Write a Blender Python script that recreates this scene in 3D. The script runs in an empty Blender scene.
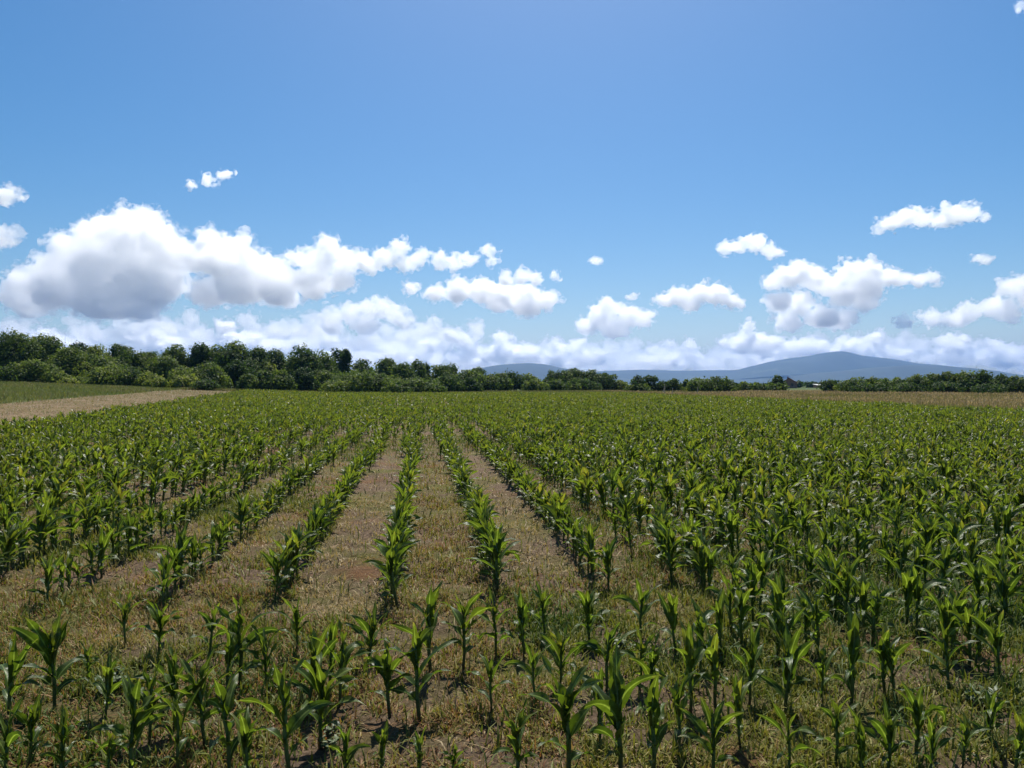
import bpy, math, random
import numpy as np
from mathutils import Vector, Matrix

rng = np.random.default_rng(7)
random.seed(7)
S = bpy.context.scene
COL = S.collection
R = math.radians

# ------------------------------------------------------------------ camera frame
F = 770.0            # focal length in pixels of a 1024 wide frame
EYE = 1.5
YAW = R(6.8)         # the rows run along +Y, the camera looks a little right of them
cy_, sy_ = math.cos(YAW), math.sin(YAW)
HZ = 384.0

def at(px, d):
    """ground position of a picture column at a distance along the view"""
    xc = (px - 512.0) / F * d
    return xc * cy_ + d * sy_, d * cy_ - xc * sy_

def to_cam(X, Y):
    d = X * sy_ + Y * cy_
    xc = X * cy_ - Y * sy_
    return xc, d

# ------------------------------------------------------------------ noise
def _h(ix, iy, iz=0, seed=0):
    n = (ix.astype(np.int64) * 374761393 + iy.astype(np.int64) * 668265263 + np.asarray(iz).astype(np.int64) * 2147483647 + seed * 974634) & 0xffffffff
    n = ((n ^ (n >> 13)) * 1274126177) & 0xffffffff
    n = ((n ^ (n >> 16)) * 2246822519) & 0xffffffff
    return ((n ^ (n >> 15)) & 0xffff) / 65535.0

def vn2(x, y, seed=0):
    ix, iy = np.floor(x), np.floor(y)
    fx, fy = x - ix, y - iy
    fx, fy = fx * fx * (3 - 2 * fx), fy * fy * (3 - 2 * fy)
    z = np.zeros_like(ix)
    a, b = _h(ix, iy, z, seed), _h(ix + 1, iy, z, seed)
    c, d = _h(ix, iy + 1, z, seed), _h(ix + 1, iy + 1, z, seed)
    return (a * (1 - fx) + b * fx) * (1 - fy) + (c * (1 - fx) + d * fx) * fy

def vn3(p, seed=0):
    i = np.floor(p); f = p - i
    f = f * f * (3 - 2 * f)
    x, y, z = i.T; fx, fy, fz = f.T
    out = 0
    for dx in (0, 1):
        for dy in (0, 1):
            for dz in (0, 1):
                w = (fx if dx else 1 - fx) * (fy if dy else 1 - fy) * (fz if dz else 1 - fz)
                out = out + w * _h(x + dx, y + dy, z + dz, seed)
    return out

def smooth(a, b, x):
    t = np.clip((x - a) / (b - a), 0, 1)
    return t * t * (3 - 2 * t)

def terrain(X, Y, micro=True):
    X = np.asarray(X, float); Y = np.asarray(Y, float)
    s = np.clip(-X - 10, 0, 200)
    z = 0.045 * s * s / (s + 6)
    z = np.minimum(z, 2.0) * (1 - smooth(250, 500, np.abs(Y)))
    z = z + 0.05 * (vn2(X / 9, Y / 9, 3) - 0.5)
    if micro:
        w = 1 - smooth(14, 40, np.hypot(X, Y))
        z = z + w * (0.05 * (vn2(X / .45, Y / .45, 1) - .5) + 0.034 * (vn2(X / .13, Y / .13, 2) - .5) + 0.012 * (vn2(X / .05, Y / .05, 5) - .5))
    return z

# ------------------------------------------------------------------ object helpers
def tag(o, label=None, cat=None, group=None, kind=None):
    if label: o['label'] = label
    if cat: o['category'] = cat
    if group: o['group'] = group
    if kind: o['kind'] = kind
    return o

def empty(name, loc=(0, 0, 0), rz=0.0):
    o = bpy.data.objects.new(name, None)
    o.empty_display_size = 0.1
    o.location = loc; o.rotation_euler = (0, 0, rz)
    COL.objects.link(o)
    return o

def mesh_data(name, V, Q, mats, tint=None, uv=None, sm=True, midx=None, tri=None):
    me = bpy.data.meshes.new(name)
    V = np.ascontiguousarray(V, np.float32); Q = np.ascontiguousarray(Q, np.int32)
    me.vertices.add(len(V)); me.vertices.foreach_set('co', V.ravel())
    n = Q.shape[1]
    me.loops.add(Q.size); me.loops.foreach_set('vertex_index', Q.ravel())
    me.polygons.add(len(Q)); me.polygons.foreach_set('loop_start', np.arange(0, Q.size, n, dtype=np.int32))
    me.polygons.foreach_set('use_smooth', np.full(len(Q), sm))
    for m in (mats if isinstance(mats, (list, tuple)) else [mats]):
        me.materials.append(m)
    if midx is not None:
        me.polygons.foreach_set('material_index', np.asarray(midx, np.int32))
    if tint is not None:
        a = me.attributes.new('tint', 'FLOAT', 'POINT')
        a.data.foreach_set('value', np.ascontiguousarray(tint, np.float32))
    if uv is not None:
        l = me.uv_layers.new(name='UVMap')
        l.data.foreach_set('uv', np.ascontiguousarray(uv, np.float32)[Q.ravel()].ravel())
    me.update(calc_edges=True)
    me.validate()
    return me

def link(name, me, parent=None, loc=None):
    o = bpy.data.objects.new(name, me)
    COL.objects.link(o)
    if parent is not None: o.parent = parent
    if loc is not None: o.location = loc
    return o

def mk(name, V, Q, mats, parent=None, **kw):
    return link(name, mesh_data(name, V, Q, mats, **kw), parent)

class MB:
    """collects quads"""
    def __init__(s): s.V = []; s.Q = []; s.n = 0
    def add(s, V, Q):
        V = np.asarray(V, float); s.V.append(V); s.Q.append(np.asarray(Q) + s.n); s.n += len(V)
    def box(s, a, b):
        x0, y0, z0 = a; x1, y1, z1 = b
        V = [(x0,y0,z0),(x1,y0,z0),(x1,y1,z0),(x0,y1,z0),(x0,y0,z1),(x1,y0,z1),(x1,y1,z1),(x0,y1,z1)]
        s.add(V, [(0,3,2,1),(4,5,6,7),(0,1,5,4),(1,2,6,5),(2,3,7,6),(3,0,4,7)])
    def tube(s, pts, rad, n=7):
        pts = np.asarray(pts, float); m = len(pts)
        t = np.gradient(pts, axis=0); t /= np.linalg.norm(t, axis=1)[:, None] + 1e-9
        ref = np.where(np.abs(t[:, 2:3]) > .9, [[1., 0, 0]], [[0, 0, 1.]])
        u = np.cross(t, ref); u /= np.linalg.norm(u, axis=1)[:, None] + 1e-9
        v = np.cross(t, u)
        a = np.linspace(0, 2 * np.pi, n, endpoint=False)
        V = pts[:, None] + (u[:, None] * np.cos(a)[None, :, None] + v[:, None] * np.sin(a)[None, :, None]) * np.asarray(rad)[:, None, None]
        Q = []
        for i in range(m - 1):
            for j in range(n):
                k = (j + 1) % n
                Q.append((i*n+j, i*n+k, (i+1)*n+k, (i+1)*n+j))
        s.add(V.reshape(-1, 3), Q)
    def build(s, name, mats, parent=None, **kw):
        return mk(name, np.concatenate(s.V), np.concatenate(s.Q), mats, parent, **kw)

# ------------------------------------------------------------------ materials
def mat(name):
    m = bpy.data.materials.new(name); m.use_nodes = True
    nt = m.node_tree; nt.nodes.clear()
    return m, nt, (lambda t, **k: _node(nt, t, k))

def _node(nt, t, k):
    n = nt.nodes.new(t)
    for a, v in k.items():
        if a in n.inputs: n.inputs[a].default_value = v
        else: setattr(n, a, v)
    return n

def ramp(nt, stops, interp='LINEAR'):
    r = nt.nodes.new('ShaderNodeValToRGB'); e = r.color_ramp.elements
    r.color_ramp.interpolation = interp
    while len(e) < len(stops): e.new(0.5)
    for el, (p, c) in zip(e, stops):
        el.position = p; el.color = (*c, 1)
    return r

def leaf_material(name, stops, trans=0.35, tscale=(1.6, 1.9, .7), rough=0.4, spec=0.5, rnd=0.35, rib=False, nscale=0):
    m, nt, N = mat(name); L = nt.links.new
    at_ = N('ShaderNodeAttribute', attribute_name='tint')
    oi = N('ShaderNodeObjectInfo')
    mul = N('ShaderNodeMath', operation='MULTIPLY_ADD'); mul.inputs[1].default_value = rnd
    L(oi.outputs['Random'], mul.inputs[0]); L(at_.outputs['Fac'], mul.inputs[2])
    rp = ramp(nt, stops); L(mul.outputs[0], rp.inputs[0])
    col = rp.outputs[0]
    pr = N('ShaderNodeBsdfPrincipled', Roughness=rough); pr.inputs['Specular IOR Level'].default_value = spec
    if rib:
        uv = N('ShaderNodeUVMap'); sx = N('ShaderNodeSeparateXYZ'); L(uv.outputs[0], sx.inputs[0])
        d = N('ShaderNodeMath', operation='SUBTRACT'); d.inputs[1].default_value = .5; L(sx.outputs[0], d.inputs[0])
        ab = N('ShaderNodeMath', operation='ABSOLUTE'); L(d.outputs[0], ab.inputs[0])
        mr = N('ShaderNodeMapRange'); mr.inputs[1].default_value = .03; mr.inputs[2].default_value = .1; mr.inputs[3].default_value = .75; mr.inputs[4].default_value = 0
        L(ab.outputs[0], mr.inputs[0])
        mx = N('ShaderNodeMix', data_type='RGBA'); L(mr.outputs[0], mx.inputs['Factor'])
        L(col, mx.inputs['A']); mx.inputs['B'].default_value = (.22, .30, .09, 1)
        # fine parallel veins
        w = N('ShaderNodeMath', operation='SINE'); s2 = N('ShaderNodeMath', operation='MULTIPLY'); s2.inputs[1].default_value = 75
        L(sx.outputs[0], s2.inputs[0]); L(s2.outputs[0], w.inputs[0])
        bp = N('ShaderNodeBump', Strength=.25, Distance=.002); L(w.outputs[0], bp.inputs['Height']); L(bp.outputs[0], pr.inputs['Normal'])
        # mottling along the blade
        nz = N('ShaderNodeTexNoise', Scale=26.0, Detail=3.0); tc = N('ShaderNodeTexCoord'); L(tc.outputs['Object'], nz.inputs['Vector'])
        mr2 = N('ShaderNodeMapRange'); mr2.inputs[1].default_value = .3; mr2.inputs[2].default_value = .7; mr2.inputs[3].default_value = .7; mr2.inputs[4].default_value = 1.25
        L(nz.outputs['Fac'], mr2.inputs[0])
        mm = N('ShaderNodeMix', data_type='RGBA', blend_type='MULTIPLY'); mm.inputs['Factor'].default_value = 1
        L(mx.outputs['Result'], mm.inputs['A']); L(mr2.outputs[0], mm.inputs['B'])
        # leaf tips turned straw yellow, raggedly
        tp = N('ShaderNodeMath', operation='MULTIPLY_ADD'); L(nz.outputs['Fac'], tp.inputs[0]); tp.inputs[1].default_value = .55; L(sx.outputs[1], tp.inputs[2])
        mr3 = N('ShaderNodeMapRange'); mr3.inputs[1].default_value = 1.16; mr3.inputs[2].default_value = 1.38; mr3.inputs[3].default_value = 0; mr3.inputs[4].default_value = .85
        L(tp.outputs[0], mr3.inputs[0])
        m3 = N('ShaderNodeMix', data_type='RGBA'); L(mr3.outputs[0], m3.inputs['Factor']); L(mm.outputs['Result'], m3.inputs['A']); m3.inputs['B'].default_value = (.24, .20, .08, 1)
        col = m3.outputs['Result']
    L(col, pr.inputs['Base Color'])
    tm = N('ShaderNodeMix', data_type='RGBA', blend_type='MULTIPLY'); tm.inputs['Factor'].default_value = 1
    L(col, tm.inputs['A']); tm.inputs['B'].default_value = (*tscale, 1)
    tr = N('ShaderNodeBsdfTranslucent'); L(tm.outputs['Result'], tr.inputs['Color'])
    ms = N('ShaderNodeMixShader'); ms.inputs[0].default_value = trans
    L(pr.outputs[0], ms.inputs[1]); L(tr.outputs[0], ms.inputs[2])
    out = N('ShaderNodeOutputMaterial'); L(ms.outputs[0], out.inputs['Surface'])
    return m

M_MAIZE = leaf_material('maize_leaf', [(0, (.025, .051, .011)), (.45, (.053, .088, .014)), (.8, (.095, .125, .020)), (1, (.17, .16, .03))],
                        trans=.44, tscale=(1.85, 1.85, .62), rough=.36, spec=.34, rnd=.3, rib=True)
M_STALK = leaf_material('maize_stalk', [(0, (.05, .025, .018)), (.25, (.05, .07, .02)), (1, (.11, .16, .045))], trans=.1, rough=.5, spec=.3, rnd=.1)
M_WEED = leaf_material('ground_weed', [(0, (.20, .085, .035)), (.16, (.26, .16, .06)), (.36, (.35, .265, .14)), (.52, (.25, .205, .055)), (.70, (.17, .175, .025)), (1, (.05, .095, .014))],
                       trans=.3, tscale=(1.3, 1.3, .8), rough=.6, spec=.25, rnd=0)
M_GRASS = leaf_material('meadow_grass', [(0, (.085, .125, .028)), (.5, (.16, .17, .05)), (.75, (.17, .125, .072)), (1, (.38, .295, .20))],
                        trans=.3, tscale=(1.3, 1.3, .8), rough=.6, spec=.2, rnd=0)
M_TREE = leaf_material('tree_leaf', [(0, (.034, .062, .020)), (.35, (.092, .128, .038)), (.7, (.17, .20, .05)), (1, (.23, .24, .065))],
                       trans=.3, tscale=(1.5, 1.7, .6), rough=.6, spec=.1, rnd=.0)
M_BROAD = leaf_material('broadleaf_weed', [(0, (.04, .075, .022)), (.6, (.085, .12, .045)), (1, (.14, .17, .08))], trans=.25, tscale=(1.4, 1.5, .7), rough=.5, spec=.3, rnd=.2)

def soil_material(name, kind):
    m, nt, N = mat(name); L = nt.links.new
    tc = N('ShaderNodeTexCoord'); V = tc.outputs['Object']
    def noise(scale, det=5, rough=.6, dist=0):
        n = N('ShaderNodeTexNoise', Scale=scale, Detail=det, Roughness=rough, Distortion=dist); L(V, n.inputs['Vector']); return n.outputs['Fac']
    def mix(f, a, b):
        x = N('ShaderNodeMix', data_type='RGBA'); L(f, x.inputs['Factor'])
        for s, v in (('A', a), ('B', b)):
            if isinstance(v, tuple): x.inputs[s].default_value = (*v, 1)
            else: L(v, x.inputs[s])
        return x.outputs['Result']
    def rng_(f, a, b, c=0, d=1):
        r = N('ShaderNodeMapRange', clamp=True); L(f, r.inputs[0])
        for i, v in enumerate((a, b, c, d)): r.inputs[i + 1].default_value = v
        return r.outputs[0]
    if kind == 'field':
        base = ramp(nt, [(.3, (.05, .034, .02)), (.5, (.135, .092, .058)), (.68, (.28, .20, .135))]); L(noise(38, 8, .7), base.inputs[0])
        green = ramp(nt, [(.3, (.06, .058, .016)), (.55, (.125, .12, .03)), (.7, (.20, .17, .06))]); L(noise(55, 6, .7), green.inputs[0])
        rust = ramp(nt, [(.3, (.09, .04, .018)), (.6, (.20, .10, .042)), (.75, (.27, .17, .08))]); L(noise(50, 6, .7), rust.inputs[0])
        c = mix(rng_(noise(.7, 4), .44, .62), base.outputs[0], green.outputs[0])
        c = mix(rng_(noise(1.1, 4, .55, .3), 0.55, .68, 0, .8), c, rust.outputs[0])
        bump = noise(45, 10, .8)
    elif kind == 'hay':
        base = ramp(nt, [(.3, (.085, .052, .03)), (.5, (.17, .115, .066)), (.7, (.27, .20, .125))]); L(noise(3.5, 9, .72), base.inputs[0])
        c = mix(rng_(noise(.35, 3), .5, .7, 0, .55), base.outputs[0], (.16, .12, .05))
        bump = noise(8, 8, .75)
    elif kind == 'dry':
        base = ramp(nt, [(.3, (.13, .12, .05)), (.5, (.24, .19, .10)), (.7, (.33, .26, .16))]); L(noise(1.5, 8, .7), base.inputs[0])
        c = base.outputs[0]; bump = noise(6, 8, .75)
    else:
        base = ramp(nt, [(.3, (.035, .055, .015)), (.5, (.06, .085, .02)), (.7, (.11, .12, .04))]); L(noise(.06 if kind == 'plain' else 1.2, 8, .65), base.inputs[0])
        c = base.outputs[0]; bump = noise(5, 8, .75)
    pr = N('ShaderNodeBsdfPrincipled', Roughness=.95); pr.inputs['Specular IOR Level'].default_value = .12
    L(c, pr.inputs['Base Color'])
    b = N('ShaderNodeBump', Strength=.9, Distance=.04); L(bump, b.inputs['Height']); L(b.outputs[0], pr.inputs['Normal'])
    o = N('ShaderNodeOutputMaterial'); L(pr.outputs[0], o.inputs['Surface'])
    return m

def plain_material(name, stops, scale=8, rough=.8):
    m, nt, N = mat(name); L = nt.links.new
    tc = N('ShaderNodeTexCoord'); n = N('ShaderNodeTexNoise', Scale=scale, Detail=6.0, Roughness=.65); L(tc.outputs['Object'], n.inputs['Vector'])
    rp = ramp(nt, stops); L(n.outputs['Fac'], rp.inputs[0])
    pr = N('ShaderNodeBsdfPrincipled', Roughness=rough); L(rp.outputs[0], pr.inputs['Base Color'])
    b = N('ShaderNodeBump', Strength=.4, Distance=.02); L(n.outputs['Fac'], b.inputs['Height']); L(b.outputs[0], pr.inputs['Normal'])
    o = N('ShaderNodeOutputMaterial'); L(pr.outputs[0], o.inputs['Surface'])
    return m

M_SOIL = soil_material('field_soil', 'field'); M_HAY = soil_material('mown_hay', 'hay')
M_DRY = soil_material('dry_meadow_ground', 'dry'); M_MEAD = soil_material('meadow_ground', 'meadow'); M_PLAIN = soil_material('plain_ground', 'plain')
M_BARK = plain_material('bark', [(.3, (.05, .038, .028)), (.7, (.13, .10, .075))], 6)
M_HILL = plain_material('hill_forest', [(.35, (.010, .022, .014)), (.6, (.020, .036, .02)), (.72, (.10, .115, .05))], .0016, .95)
M_TILE = plain_material('roof_tile', [(.3, (.15, .06, .045)), (.7, (.24, .11, .08))], 3)
M_WALL = plain_material('house_wall', [(.3, (.27, .115, .08)), (.7, (.38, .19, .14))], 2)
M_PALE = plain_material('shed_metal', [(.3, (.5, .49, .45)), (.7, (.65, .63, .58))], 2, .5)
M_POST = plain_material('post_wood', [(.3, (.28, .25, .2)), (.7, (.42, .38, .32))], 9)
M_DARKWIN, _nt, _N = mat('window_glass')
_p = _N('ShaderNodeBsdfPrincipled', Roughness=.12); _p.inputs['Base Color'].default_value = (.03, .035, .04, 1)
_o = _N('ShaderNodeOutputMaterial'); _nt.links.new(_p.outputs[0], _o.inputs['Surface'])

# ------------------------------------------------------------------ ground
def grow(a, b, s0, k):
    out = [a]; s = s0
    while (out[-1] < b) if s0 > 0 else (out[-1] > b):
        out.append(out[-1] + s); s *= k
    out[-1] = b
    return out

def sheet(name, xs, ys, m, dz=0.0, micro=True, warp=None):
    xs, ys = np.asarray(xs), np.asarray(ys)
    X, Y = np.meshgrid(xs, ys)
    if warp: X = warp(X, Y)
    Z = terrain(X, Y, micro) + dz
    V = np.stack([X, Y, Z], -1).reshape(-1, 3)
    nx, ny = len(xs), len(ys)
    i = (np.arange(ny - 1)[:, None] * nx + np.arange(nx - 1)[None]).ravel()
    Q = np.stack([i, i + 1, i + 1 + nx, i + nx], -1)
    o = mk(name, V, Q, m)
    return tag(o, kind='structure')

def edge_maize(Y): return -9.6 - .13 * np.clip(np.asarray(Y, float), 0, 250)
def edge_hay(Y): return -16.7 - .14 * np.clip(np.asarray(Y, float), 0, 250)
XL, XG, XR = -17.0, -110.0, 28.8      # edge of maize, of hay, of meadow (left); edge of maize (right)
FAR = 108.0
xs = grow(-5, XL, -.09, 1.09)[::-1][:-1] + list(np.arange(-5, 6.5, .05)) + grow(6.5, XR, .09, 1.09)
ys = [-4, -2, 0, 1, 1.6] + list(np.arange(2, 13, .05)) + grow(13, FAR, .08, 1.05)
sheet('field_soil', xs, ys, M_SOIL, warp=lambda X, Y: np.where(X < -5, -5 + (X + 5) / (XL + 5) * (edge_maize(Y) + 5), X))
ysc = list(np.arange(-4, FAR + 1, 3.0)); ysc[-1] = FAR
ysm = list(np.arange(-4, 181, 4.0))
sheet('hay_strip', np.linspace(0, 1, 16), ysc, M_HAY, warp=lambda X, Y: edge_hay(Y) * (1 - X) + edge_maize(Y) * X)
sheet('meadow', np.linspace(0, 1, 34), ysm, M_MEAD, warp=lambda X, Y: XG * (1 - X) + edge_hay(Y) * X)
sheet('dry_meadow', np.linspace(XR, 130, 50), ysm, M_DRY)
gx = grow(-100, -9400, -20, 1.35)[::-1][:-1] + list(np.arange(-100, 140, 4.0)) + grow(140, 9400, 20, 1.35)
gy = grow(-8, -9400, -20, 1.35)[::-1][:-1] + list(np.arange(-8, 300, 4.0)) + grow(300, 9400, 20, 1.35)
sheet('ground', gx, gy, M_PLAIN, dz=-.09, micro=False)

# ------------------------------------------------------------------ maize
def leaf_geo(base, az, Lg, W, th0, droop, ns, na, fold, twist, wav, r, sag=1.6):
    t = np.linspace(0, 1, ns + 1)
    th = th0 - droop * t ** sag
    ds = Lg / ns
    hx = np.concatenate([[0], np.cumsum(np.cos((th[:-1] + th[1:]) / 2) * ds)])
    hz = np.concatenate([[0], np.cumsum(np.sin((th[:-1] + th[1:]) / 2) * ds)])
    bend = r.normal(0, .22) * Lg * t ** 2
    d = np.array([math.cos(az), math.sin(az), 0]); sd = np.array([-math.sin(az), math.cos(az), 0])
    c = np.asarray(base)[None] + hx[:, None] * d + bend[:, None] * sd + hz[:, None] * np.array([0, 0, 1.])
    T = np.cos(th)[:, None] * d + np.sin(th)[:, None] * np.array([0, 0, 1.])
    Nn = -np.sin(th)[:, None] * d + np.cos(th)[:, None] * np.array([0, 0, 1.])
    tw = twist * t
    side = np.cos(tw)[:, None] * sd + np.sin(tw)[:, None] * Nn
    nor = np.cos(tw)[:, None] * Nn - np.sin(tw)[:, None] * sd
    w = W * .5 * np.minimum(1, .5 + 1.6 * t) * np.clip(1 - t ** 2.2, 0.015, 1) ** .8
    u = np.linspace(-1, 1, na + 1)
    ph = r.uniform(0, 6)
    wave = np.sin(ph + t * r.uniform(9, 17))[:, None] * wav * w[:, None] * np.sign(u)[None] * np.abs(u)[None] ** 2
    V = c[:, None] + side[:, None] * (u[None, :, None] * w[:, None, None]) + nor[:, None] * ((fold * np.abs(u)[None] * w[:, None]) * (1 - .5 * t[:, None]) + wave)[:, :, None]
    k = na + 1
    i = (np.arange(ns)[:, None] * k + np.arange(na)[None]).ravel()
    Q = np.stack([i, i + 1, i + 1 + k, i + k], -1)
    uv = np.stack(np.broadcast_arrays((u[None] + 1) / 2, t[:, None]), -1).reshape(-1, 2)
    return V.reshape(-1, 3), Q, uv

def maize_spec(r, n=None, lean=0.0):
    """leaf list of one plant about half a metre tall: (base z, azimuth, length, width, angle, droop, twist, wave, tint)"""
    n = n or r.integers(7, 11)
    plane = r.uniform(0, 2 * np.pi)
    hs = r.uniform(.21, .29)
    out = []
    for i in range(n):
        f = i / (n - 1)
        az = plane + (math.pi if i % 2 else 0) + r.normal(0, .38)
        z = .07 + (hs - .05) * f ** .85
        Lg = (.11 + .155 * math.sin(math.pi * min(1, .10 + .74 * f))) * r.uniform(.8, 1.22)
        W = (.028 + .033 * math.sin(math.pi * min(1, .1 + .68 * f))) * r.uniform(.85, 1.15)
        th0 = R(50 + 36 * f ** .8 + r.normal(0, 9))
        droop = R(88 - 66 * f + r.normal(0, 22))
        if r.random() < .22 and f < .85: droop += R(45)
        if f > .8: th0 = R(r.uniform(72, 89)); droop = R(max(4, r.normal(22, 16)))
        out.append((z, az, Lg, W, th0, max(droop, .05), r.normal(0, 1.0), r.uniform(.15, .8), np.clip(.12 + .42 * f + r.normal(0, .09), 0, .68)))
    return hs, out

def stalk_geo(hs, n=7):
    b = MB()
    z = np.array([-.03, 0, .02, .06, .1, hs * .65, hs, hs + .05, hs + .1])
    rr = np.array([.009, .010, .009, .009, .0095, .0095, .009, .007, .003])
    b.tube(np.stack([.004 * np.sin(z * 25), .004 * np.cos(z * 21), z], -1), rr, n)
    V = np.concatenate(b.V)
    return V, np.concatenate(b.Q), np.clip((V[:, 2] - .01) / .18, 0, .9)

def plant_arrays(r, ns, na, nleaf=None, stalk=5, fat=1.0, skip=0):
    hs, lv = maize_spec(r, nleaf)
    Vs, Qs, ts, us, mi = [], [], [], [], []; n = 0
    if stalk:
        V, Q, t = stalk_geo(hs, stalk)
        Vs.append(V); Qs.append(Q); ts.append(t); us.append(np.zeros((len(V), 2))); mi.append(np.ones(len(Q), int)); n += len(V)
    for (z, az, Lg, W, th0, dr, tw, wv, tint) in lv[skip:]:
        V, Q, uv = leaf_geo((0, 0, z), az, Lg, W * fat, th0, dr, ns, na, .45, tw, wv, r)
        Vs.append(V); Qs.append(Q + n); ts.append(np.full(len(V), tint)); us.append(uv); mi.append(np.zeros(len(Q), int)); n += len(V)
    return np.concatenate(Vs), np.concatenate(Qs), np.concatenate(ts), np.concatenate(us), np.concatenate(mi)

def bake(variants, P, rot, sc, tilt, dt, which):
    """one mesh from many placed plants"""
    Vs, Qs, ts, us, mi = [], [], [], [], []; n = 0
    for k, (V, Q, t, u, m) in enumerate(variants):
        ix = np.nonzero(which == k)[0]
        if not len(ix): continue
        c, s = np.cos(rot[ix])[:, None], np.sin(rot[ix])[:, None]
        x, y, z = V[:, 0][None], V[:, 1][None], V[:, 2][None]
        wx = (x * c - y * s); wy = (x * s + y * c)
        wx = wx + z * tilt[ix, 0][:, None]; wy = wy + z * tilt[ix, 1][:, None]
        W = np.stack([wx, wy, np.broadcast_to(z, wx.shape)], -1) * sc[ix][:, None, None] + P[ix][:, None]
        Vs.append(W.reshape(-1, 3))
        Qs.append((Q[None] + (np.arange(len(ix)) * len(V))[:, None, None]).reshape(-1, 4) + n)
        ts.append(np.clip(t[None] + dt[ix][:, None], 0, 1).ravel()); us.append(np.tile(u, (len(ix), 1))); mi.append(np.tile(m, len(ix)))
        n += len(ix) * len(V)
    return np.concatenate(Vs), np.concatenate(Qs), np.concatenate(ts), np.concatenate(us), np.concatenate(mi)

# plants of the two cross rows in front and the stragglers between them and the long rows: column, foot row, tip row
FRONT = [(8,718,632),(4,780,700),(56,708,602),(90,685,637),(106,716,655),(125,648,596),(159,658,602),(175,732,648),(61,772,702),(130,776,672),(178,770,690),
 (241,688,594),(226,694,630),(268,692,622),(297,656,598),(309,703,622),(339,702,614),(289,775,662),(231,770,668),
 (367,668,605),(389,715,636),(419,717,618),(430,672,583),(464,668,592),(497,652,588),(524,655,588),(491,712,648),(535,705,646),(380,768,713),(419,774,718),(519,777,700),
 (571,775,645),(589,645,588),(621,772,640),(654,776,672),(649,705,636),(675,655,592),(691,710,622),(716,706,618),(714,778,690),
 (749,700,620),(786,710,622),(822,700,636),(851,705,610),(836,764,690),(888,772,695),(917,757,680),(884,698,628),(896,702,638),(962,768,715),(1015,776,703),(976,668,606),
 (720,650,590),(640,640,580),(30,760,690),(150,742,662),(205,742,655),(250,777,700),(320,742,652),(345,776,718),(450,777,733),(600,738,665),(680,746,668),(740,744,675),(790,777,702),(862,777,706),(930,777,712),
 (990,746,690),(108,777,715),(330,690,618),(208,662,602),(560,690,626),(606,690,622),(950,690,622),(1000,682,612),(700,672,602),(640,690,626),(545,640,582)]
wide = {0: 1, 2: 1, 17: 1, 18: 1, 22: 1, 31: 1, 33: 1}

def ordn(n):
    u = ['', 'first', 'second', 'third', 'fourth', 'fifth', 'sixth', 'seventh', 'eighth', 'ninth', 'tenth', 'eleventh', 'twelfth', 'thirteenth', 'fourteenth',
         'fifteenth', 'sixteenth', 'seventeenth', 'eighteenth', 'nineteenth']
    if n < 20: return u[n]
    t, o = divmod(n, 10)
    return {2: 'twentieth', 3: 'thirtieth', 4: 'fortieth', 5: 'fiftieth'}[t] if o == 0 else {2: 'twenty', 3: 'thirty', 4: 'forty', 5: 'fifty'}[t] + '-' + u[o]

# ---- long rows: lateral position -0.19 + 0.76 k
ROW0, PITCH = -0.19, 0.76
rows = []
for k in range(int((-33 - ROW0) / PITCH), int((XR - .4 - ROW0) / PITCH) + 1):
    x = ROW0 + k * PITCH
    r = np.random.default_rng(1000 + k)
    y = {-4: 5.6, -3: 5.5, -2: 5.35, -1: 5.5, 0: 5.2, 1: 5.45, 2: 5.5}.get(k, 3.75 + r.uniform(0, .5) if k > 2 else 4.9 + r.uniform(0, .4))
    step = .14 if -3 <= k <= 2 else .09 if k > 2 else .105
    while y < FAR - 1:
        far = y > 45
        yy = y + r.normal(0, .025); xx = x + r.normal(0, (.022 if y < 13 else .05 + .012 * min(y - 13, 13)) if -4 <= k <= 2 else .13)
        g = float(vn2(np.array([xx / 2.2]), np.array([yy / 2.2]), 9)[0])
        sc = r.normal(1.0, .15) * (.86 + .32 * g)
        if -3 <= k <= 2: sc *= .92
        if k > 3: sc *= .96
        if k < -4: sc *= 1.06
        keep = r.random() > (.04 if -3 <= k <= 2 else .07)
        if 17 < y and -2 <= k <= 2: keep = keep and r.random() > .08; sc *= 1.08      # thinner half way up the field
        keep = keep and xx > edge_maize(yy) + .4
        if keep: rows.append((xx, yy, k, float(np.clip(sc, .55, 1.45))))
        y += step * r.uniform(.75, 1.3) * (1 if not far else 1.9)
rows = np.array(rows)
xc, dd = to_cam(rows[:, 0], rows[:, 1])
ppx = 512 + F * xc / dd
inview = (ppx > -45) & (ppx < 1069)
rows, dd, ppx = rows[inview], dd[inview], ppx[inview]
order = np.argsort(dd); rows, dd, ppx = rows[order], dd[order], ppx[order]
strict = (ppx > 2) & (ppx < 1022)
N_IND = 300 - len(FRONT)
ind_ix = np.nonzero(strict)[0][:N_IND]
ind = np.zeros(len(rows), bool); ind[ind_ix] = True

# ---- hero plants as things with their own stalk and leaves
HERO = []
def hero(seed):
    r = np.random.default_rng(seed)
    hs, lv = maize_spec(r)
    root = empty('maize_plant')
    V, Q, t = stalk_geo(hs, 9)
    mk('stalk', V, Q, M_STALK, root, tint=t)
    hi = 0
    for (z, az, Lg, W, th0, dr, tw, wv, tint) in lv:
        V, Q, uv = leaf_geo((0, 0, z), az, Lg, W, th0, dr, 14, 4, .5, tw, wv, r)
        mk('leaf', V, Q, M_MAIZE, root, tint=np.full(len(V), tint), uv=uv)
        hi = max(hi, V[:, 2].max())
    return root, hi
NV = 26
for i in range(NV): HERO.append([*hero(300 + i), False])

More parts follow.
